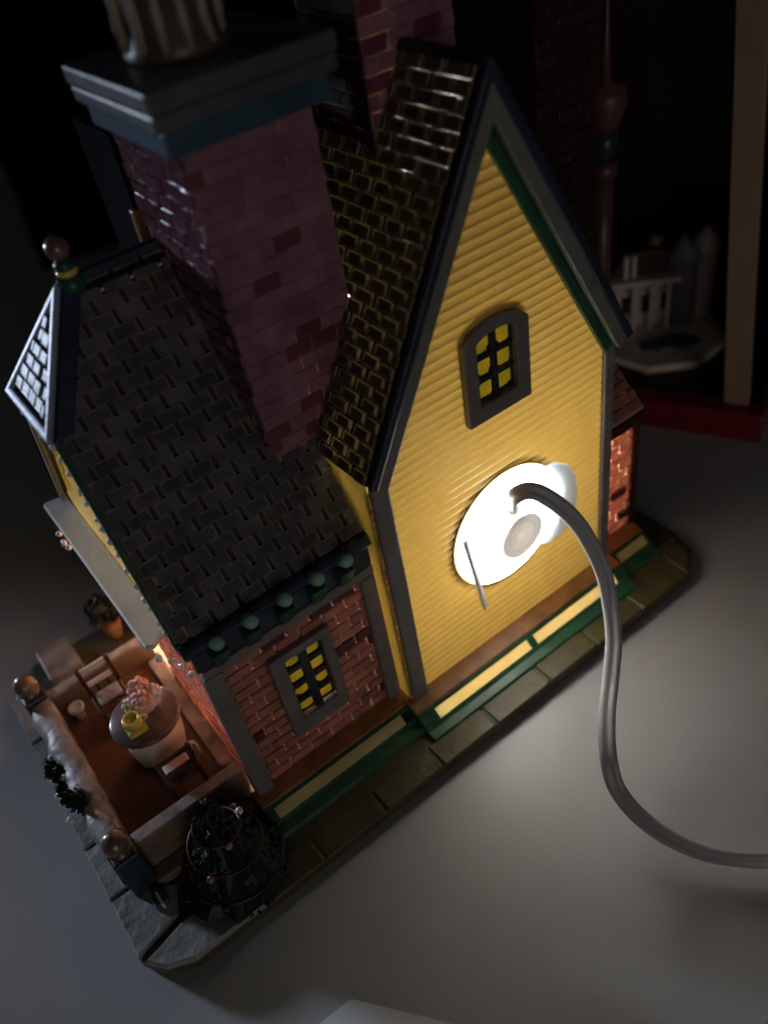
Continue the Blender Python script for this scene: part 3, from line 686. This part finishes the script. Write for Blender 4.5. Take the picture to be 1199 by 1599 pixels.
def leaves(b, c, nrm, n, r, size):
    size *= .75; n = int(n*1.6)
    for _ in range(n):
        d = V((random.gauss(0,1),random.gauss(0,1),random.gauss(0,1))).normalized()*r*random.uniform(.4,1)
        p = V(c)+d; a = (d.normalized()+V(nrm)*.6+V((random.uniform(-.5,.5),)*3)).normalized()
        s_ = a.orthogonal().normalized(); h = a.cross(s_); s2 = size*random.uniform(.6,1.2)
        b.face([p, p+a*s2*.6+s_*s2*.35+h*s2*.1, p+a*s2*1.2]); b.face([p, p+a*s2*1.2, p+a*s2*.6-s_*s2*.35+h*s2*.1])
# wreath on the left patio wall
wr = thing("garland", (-7.5,3.1,1.0), "green garland with white berries and a red bow on the patio wall", "garland")
b = MB(); path = [(-7.52,4.05,1.15),(-7.50,3.7,1.35),(-7.46,3.35,1.45),(-7.50,3.0,1.3),(-7.46,2.7,1.42),(-7.36,2.4,1.55),(-7.3,2.2,1.6)]
for p in smooth_path(path, 6): leaves(b, p, (-.3,-.3,.6), 16, .2, .16); b.ball(p, .13, 7, jit=.2)
b.build("leaves", M['green'], wr)
for p in ((-7.72,4.0,1.1),(-7.74,3.8,.98),(-7.50,4.0,1.45),(-7.80,3.45,.85),(-7.78,3.2,.8),(-7.82,2.75,.75),(-7.45,3.2,1.55)):
    MB().ball(p, .095, 10).build("berry", M['berry'], wr, smooth=True)
b = MB(); b.ball((-7.52,3.02,1.42), .12, 9); b.ball((-7.60,3.2,1.40), .13, 9, sq=.7); b.ball((-7.5,2.84,1.46), .13, 9, sq=.7)
b.build("bow", M['red'], wr, smooth=True)
# christmas tree at the near corner of the base
TX, TY = -5.45, -.55
ct = thing("christmas_tree", (TX,TY,.45), "dark green christmas tree with red ribbon beside the patio corner", "christmas tree")
b = MB()
for tier, (z0, z1, r0) in enumerate(((.5,1.45,1.12),(1.0,2.0,.86),(1.55,2.55,.60),(2.15,3.05,.34))):
    prof = [(r0*.6,z0+.05),(r0,z0),(r0*.72,z0+(z1-z0)*.35),(r0*.35,z0+(z1-z0)*.75),(1e-4,z1)]
    i0 = len(b.v); b.lathe(prof, (TX,TY,0), 26, lobes=9, lobe_amp=.10)
    for i in range(i0, len(b.v)): b.v[i] = tuple(V(b.v[i])+V((random.uniform(-.04,.04),random.uniform(-.04,.04),random.uniform(-.05,.05))))
    for k in range(140):
        a = random.uniform(0,2*math.pi); q = random.random(); rr = r0*(1-q)*1.02; c = (TX+rr*math.cos(a), TY+rr*math.sin(a), z0+(z1-z0)*q*.95)
        leaves(b, c, (math.cos(a),math.sin(a),.3), 2, .05, .17)
b.build("foliage", M['green'], ct)
rib_ = [V((TX+(.26+.86*k/70)*math.cos(k*.27+.5), TY+(.26+.86*k/70)*math.sin(k*.27+.5), 2.6-1.85*k/70)) for k in range(71)]
MB().tube(rib_, .035, 7).build("ribbon", M['red'], ct, smooth=True)
for k, m in ((16,'purple'),(22,'berry'),(36,'purple'),(48,'berry'),(60,'red')):
    p = rib_[k]; MB().ball(p+V((p.x-TX,p.y-TY,0)).normalized()*.06, .085, 10).build("bauble", M[m], ct, smooth=True)
gift = thing("gift_box", (-7.0,-.15,.5), "tiny teal gift box in front of the patio post", "gift box")
MB().box(-7.16,-6.86,-.30,.0,.5,.68).build("box", M['capblue'], gift, bevel=.03)
MB().box(-7.04,-6.98,-.31,.01,.49,.695).build("ribbon", M['berry'], gift, bevel=.01)
sh = thing("potted_shrub", (-4.75,7.55,.4), "dark shrub in an orange pot behind the far patio wall", "shrub")
b = MB()
for _ in range(110):
    d = V((random.gauss(0,1),random.gauss(0,1),random.gauss(0,1))).normalized()*random.uniform(.25,.42); leaves(b, V((-4.8,7.5,1.45))+d, d.normalized(), 5, .06, .13)
b.ball((-4.8,7.5,1.5), .34, 10, jit=.2); b.build("foliage", M['green'], sh)
MB().lathe([(.22,.4),(.32,.95),(.34,1.0)], (-4.8,7.5,0), 14).build("pot", M['ledge'], sh, smooth=True)

# ------------------------------------------------------------------ the clip-in lamp and its cord
lc = thing("lamp_cord", (2.95,-.3,4.25), "white clip-in lamp holder with flat cord looping out of the wall hole", "lamp cord")
ax = (0,-1,0)
MB().lathe([(.18,-2.5),(.22,-1.2),(.46,-.2),(.58,-.1),(.60,.32),(.56,.40),(.50,.43),(.40,.40),(.38,.43),(.30,.44)], (2.95,-.08,4.26), 32, axis=ax).build("socket", M['plastic'], lc, smooth=True)
MB().lathe([(.56,.0),(.56,.035),(.50,.05),(.37,.05),(.36,.02),(.30,.02),(.29,.055),(1e-4,.06)], (2.95,-.50,4.26), 32, axis=ax).build("socket_button", M['button'], lc, smooth=True)
# right clip wing outside the wall, left wing bent out
wing = [(3.78,3.15)]+[(x,z_) for x,z_ in ((4.0,3.02),(4.4,3.0),(4.75,3.12),(4.95,3.5),(5.0,4.1),(4.92,4.6),(4.7,5.0),(4.35,5.25),(4.0,5.32),(3.84,5.2))]
MB().prism([(x,-.20,z_) for x,z_ in wing], (0,.10,0)).build("clip_wing", M['wing'], lc, bevel=.05, seg=3)
MB().hexa([(1.80,-.46,2.62),(1.98,-.34,2.62),(2.05,-.18,2.62),(1.86,-.22,2.62),(1.58,-.22,4.78),(1.72,-.20,4.78),(1.76,-.12,4.78),(1.62,-.12,4.78)]).build("clip_wing", M['cord'], lc, bevel=.04)
MB().lathe([(.50,-.02),(1.0,.03),(1.40,.08),(1.47,.15),(1.50,.15),(1.50,.08),(1.46,-.10)], (2.95,.06,4.26), 40, axis=ax).build("glow_plate", M['glow'], lc, smooth=True)  # glowing plate added across the open hole to throw light on the table
MB().tube([(2.86,-.2,4.75),(2.84,-.34,5.0),(2.76,-.44,5.2)], [.18,.16,.14], 12).build("strain_relief", M['plastic'], lc, smooth=True)
MB().lathe([(.06,.9),(.06,2.0),(.20,2.5),(.42,2.9),(.60,3.6),(.62,4.1),(.35,4.6),(1e-4,4.75)], (2.95,0,4.26), 20, axis=(0,1,0)).build("bulb", bulbm, lc, smooth=True)
cp = [(2.80,-.36,5.08),(2.66,-.62,5.62),(2.92,-.88,5.80),(3.25,-1.22,5.48),(3.56,-1.6,4.84),(3.73,-2.05,3.85),(3.64,-2.4,3.08),(3.28,-2.85,2.50),
      (2.70,-3.3,2.13),(2.04,-3.8,1.94),(1.52,-4.32,1.68),(1.32,-4.78,1.16),(1.40,-5.5,.75),(1.72,-6.31,.53),(2.2,-6.97,.48),(3.0,-7.6,.45),(4.6,-8.2,.3),(8,-9,.16),(16,-10.5,.15),(30,-11,.15)]
wd = [(-.1,.8,.59),(.2,.7,.65),(.56,.38,.74),(.81,-.05,.58),(.85,-.32,.41),(.82,-.51,.27),(.75,-.65,.13),(.67,-.74,.04),(.61,-.79,-.02),(.65,-.76,.01),(.74,-.66,.06),(.80,-.56,.1),(.78,-.40,.35),(.60,-.15,.7),(.4,.1,.85),(.3,.4,.8),(.3,.6,.6),(.2,.9,.3),(.09,.99,.11),(.04,1,.04)]
cpp = smooth_path(cp, 8); wdp = smooth_path(wd, 8)
b = MB(); cs = []
rr = .072
for cx_, a0 in ((.088, -2.45), (-.088, .69)):       # twin-wire profile: two round cores joined by a thin web
    for k in range(11):
        a = a0+4.9*k/10; cs.append((cx_+.088*math.cos(a), .070*math.sin(a)))
nn = len(cs)
for i, p in enumerate(cpp):
    tdir = (cpp[min(i+1,len(cpp)-1)]-cpp[max(i-1,0)]).normalized(); wv = wdp[i]-tdir*wdp[i].dot(tdir); wv.normalize(); hv = tdir.cross(wv)
    b.v += [tuple(p+wv*a+hv*c) for a, c in cs]
for i in range(len(cpp)-1):
    for k in range(nn):
        k2 = (k+1) % nn; b.f.append((i*nn+k, i*nn+k2, (i+1)*nn+k2, (i+1)*nn+k)); b.m.append(0)
b.build("cord", M['cord'], lc, smooth=True)

ps = MB().prism([(-5.01,-3.97,.004),(-7.9,-3.82,.004),(-4.0,-12.0,.004),(.57,-11.1,.004)], (0,0,.02)).build("paper_sheet", M['paper'], None)
tag(ps, "corner of a white paper sheet lying on the table in front of the house", "paper")

# ------------------------------------------------------------------ display box with a small model house, behind on the right
e = V((.44,-.90,0)).normalized(); nI = V((.90,.44,0)).normalized(); P1 = V((13.45,.45,0)); P0 = P1-e*8.2
db = thing("display_box", tuple(P1-e*4+nI*4), "open dark display box with a red base and a beige corner post", "display box")
MB().prism([P0,P1,P1+nI*8,P0+nI*8], (0,0,1.0)).build("box_base", M['boxred'], db, bevel=.08)
MB().prism([P0+nI*.6-e*-.3+V((0,0,1.0)),P1+nI*.6-e*.3+V((0,0,1.0)),P1+nI*7.7-e*.3+V((0,0,1.0)),P0+nI*7.7+e*.3+V((0,0,1.0))], (0,0,.02)).build("box_floor", M['boxdark'], db)
MB().prism([P0+nI*7.4,P1+nI*7.4,P1+nI*7.9,P0+nI*7.9], (0,0,17)).build("box_back", M['boxdark'], db)
MB().prism([P1+nI*.9-e*.15,P1+nI*7.4-e*.15,P1+nI*7.4,P1+nI*.9], (0,0,17)).build("box_side", M['boxdark'], db)
q = P1-e*1.25+nI*.45
MB().hexa([q+V((0,0,1)), q+e*.72+V((0,0,1)), q+e*.72+nI*.4+V((0,0,1)), q+nI*.4+V((0,0,1))]+[p+V((-.9,.9,15.5)) for p in (q, q+e*.72, q+e*.72+nI*.4, q+nI*.4)]).build("corner_post", M['boxpost'], db, bevel=.04)
r_, f_ = V((.8,-.6,0)), V((.6,.8,0)); cc = V((14.75,5.35,1.03))
sm = thing("small_house", tuple(cc), "small white porch house on a beige octagonal plate in the display box", "model house")
MB().prism([cc+r_*(2.15*math.cos(math.pi*(k+.5)/4))+f_*(2.0*math.sin(math.pi*(k+.5)/4)) for k in range(8)], (0,0,.28)).build("plate", M['plate'], sm, bevel=.08)
MB().prism([cc+V((0,0,.28))+r_*(.15+1.0*math.cos(math.pi*k/8))+f_*(-.65+.42*math.sin(math.pi*k/8)) for k in range(16)], (0,0,.10)).build("pool", M['pool'], sm, bevel=.05)
hb = cc+f_*.9+V((0,0,.28))
def sb(name, x0,x1,y0,y1,z0,z1,m,par=None,bevel=.04):
    return MB().prism([hb+r_*a+f_*c+V((0,0,z0)) for a,c in ((x0,y0),(x1,y0),(x1,y1),(x0,y1))], (0,0,z1-z0)).build(name, M[m], par or sm, bevel=bevel)
wl = sb("wall",-1.5,.75,-.2,1.0,0,1.75,'wallpale')
for x0 in (-1.25,-.6,.05):
    wn = sb("window",x0-.05,x0+.45,-.27,-.19,.45,1.3,'white',wl); sb("pane",x0+.05,x0+.35,-.29,-.26,.55,1.2,'boxdark',wn,bevel=.01)
for x0 in (-1.45,-.9,-.35,.2): sb("porch_post",x0,x0+.12,-.62,-.50,0,1.75,'white')
sb("porch_roof",-1.65,.6,-.75,.1,1.75,1.95,'wallpale')
for x0 in (-1.2,-.95): sb("dormer_post",x0,x0+.16,-.5,-.2,1.95,2.7,'white')
MB().prism([hb+r_*a+f_*-.35+V((0,0,z_)) for a,z_ in ((-1.7,1.95),(.9,1.95),(.2,2.75),(-1.1,2.75))], f_*1.5).build("roof", M['red'], sm, bevel=.05)
MB().lathe([(.52,0),(.52,2.3),(.60,2.35),(.1,3.0)], hb+r_*.75+f_*-.05, 14).build("turret", M['bluegrey'], sm, smooth=True)
MB().lathe([(.42,0),(.45,2.2),(.50,2.25),(.40,2.7),(.05,3.1)], hb+r_*1.6+f_*.3, 14).build("turret", M['wallpale'], sm, smooth=True)
MB().ball(hb+r_*1.75+f_*.3+V((0,0,3.0)), .22, 10).build("turret_knob", M['red'], sm, smooth=True)
MB().ball(hb+r_*-.1+f_*.2+V((0,0,2.85)), .28, 10, sq=.7).build("roof_ornament", M['ledge'], sm, smooth=True)
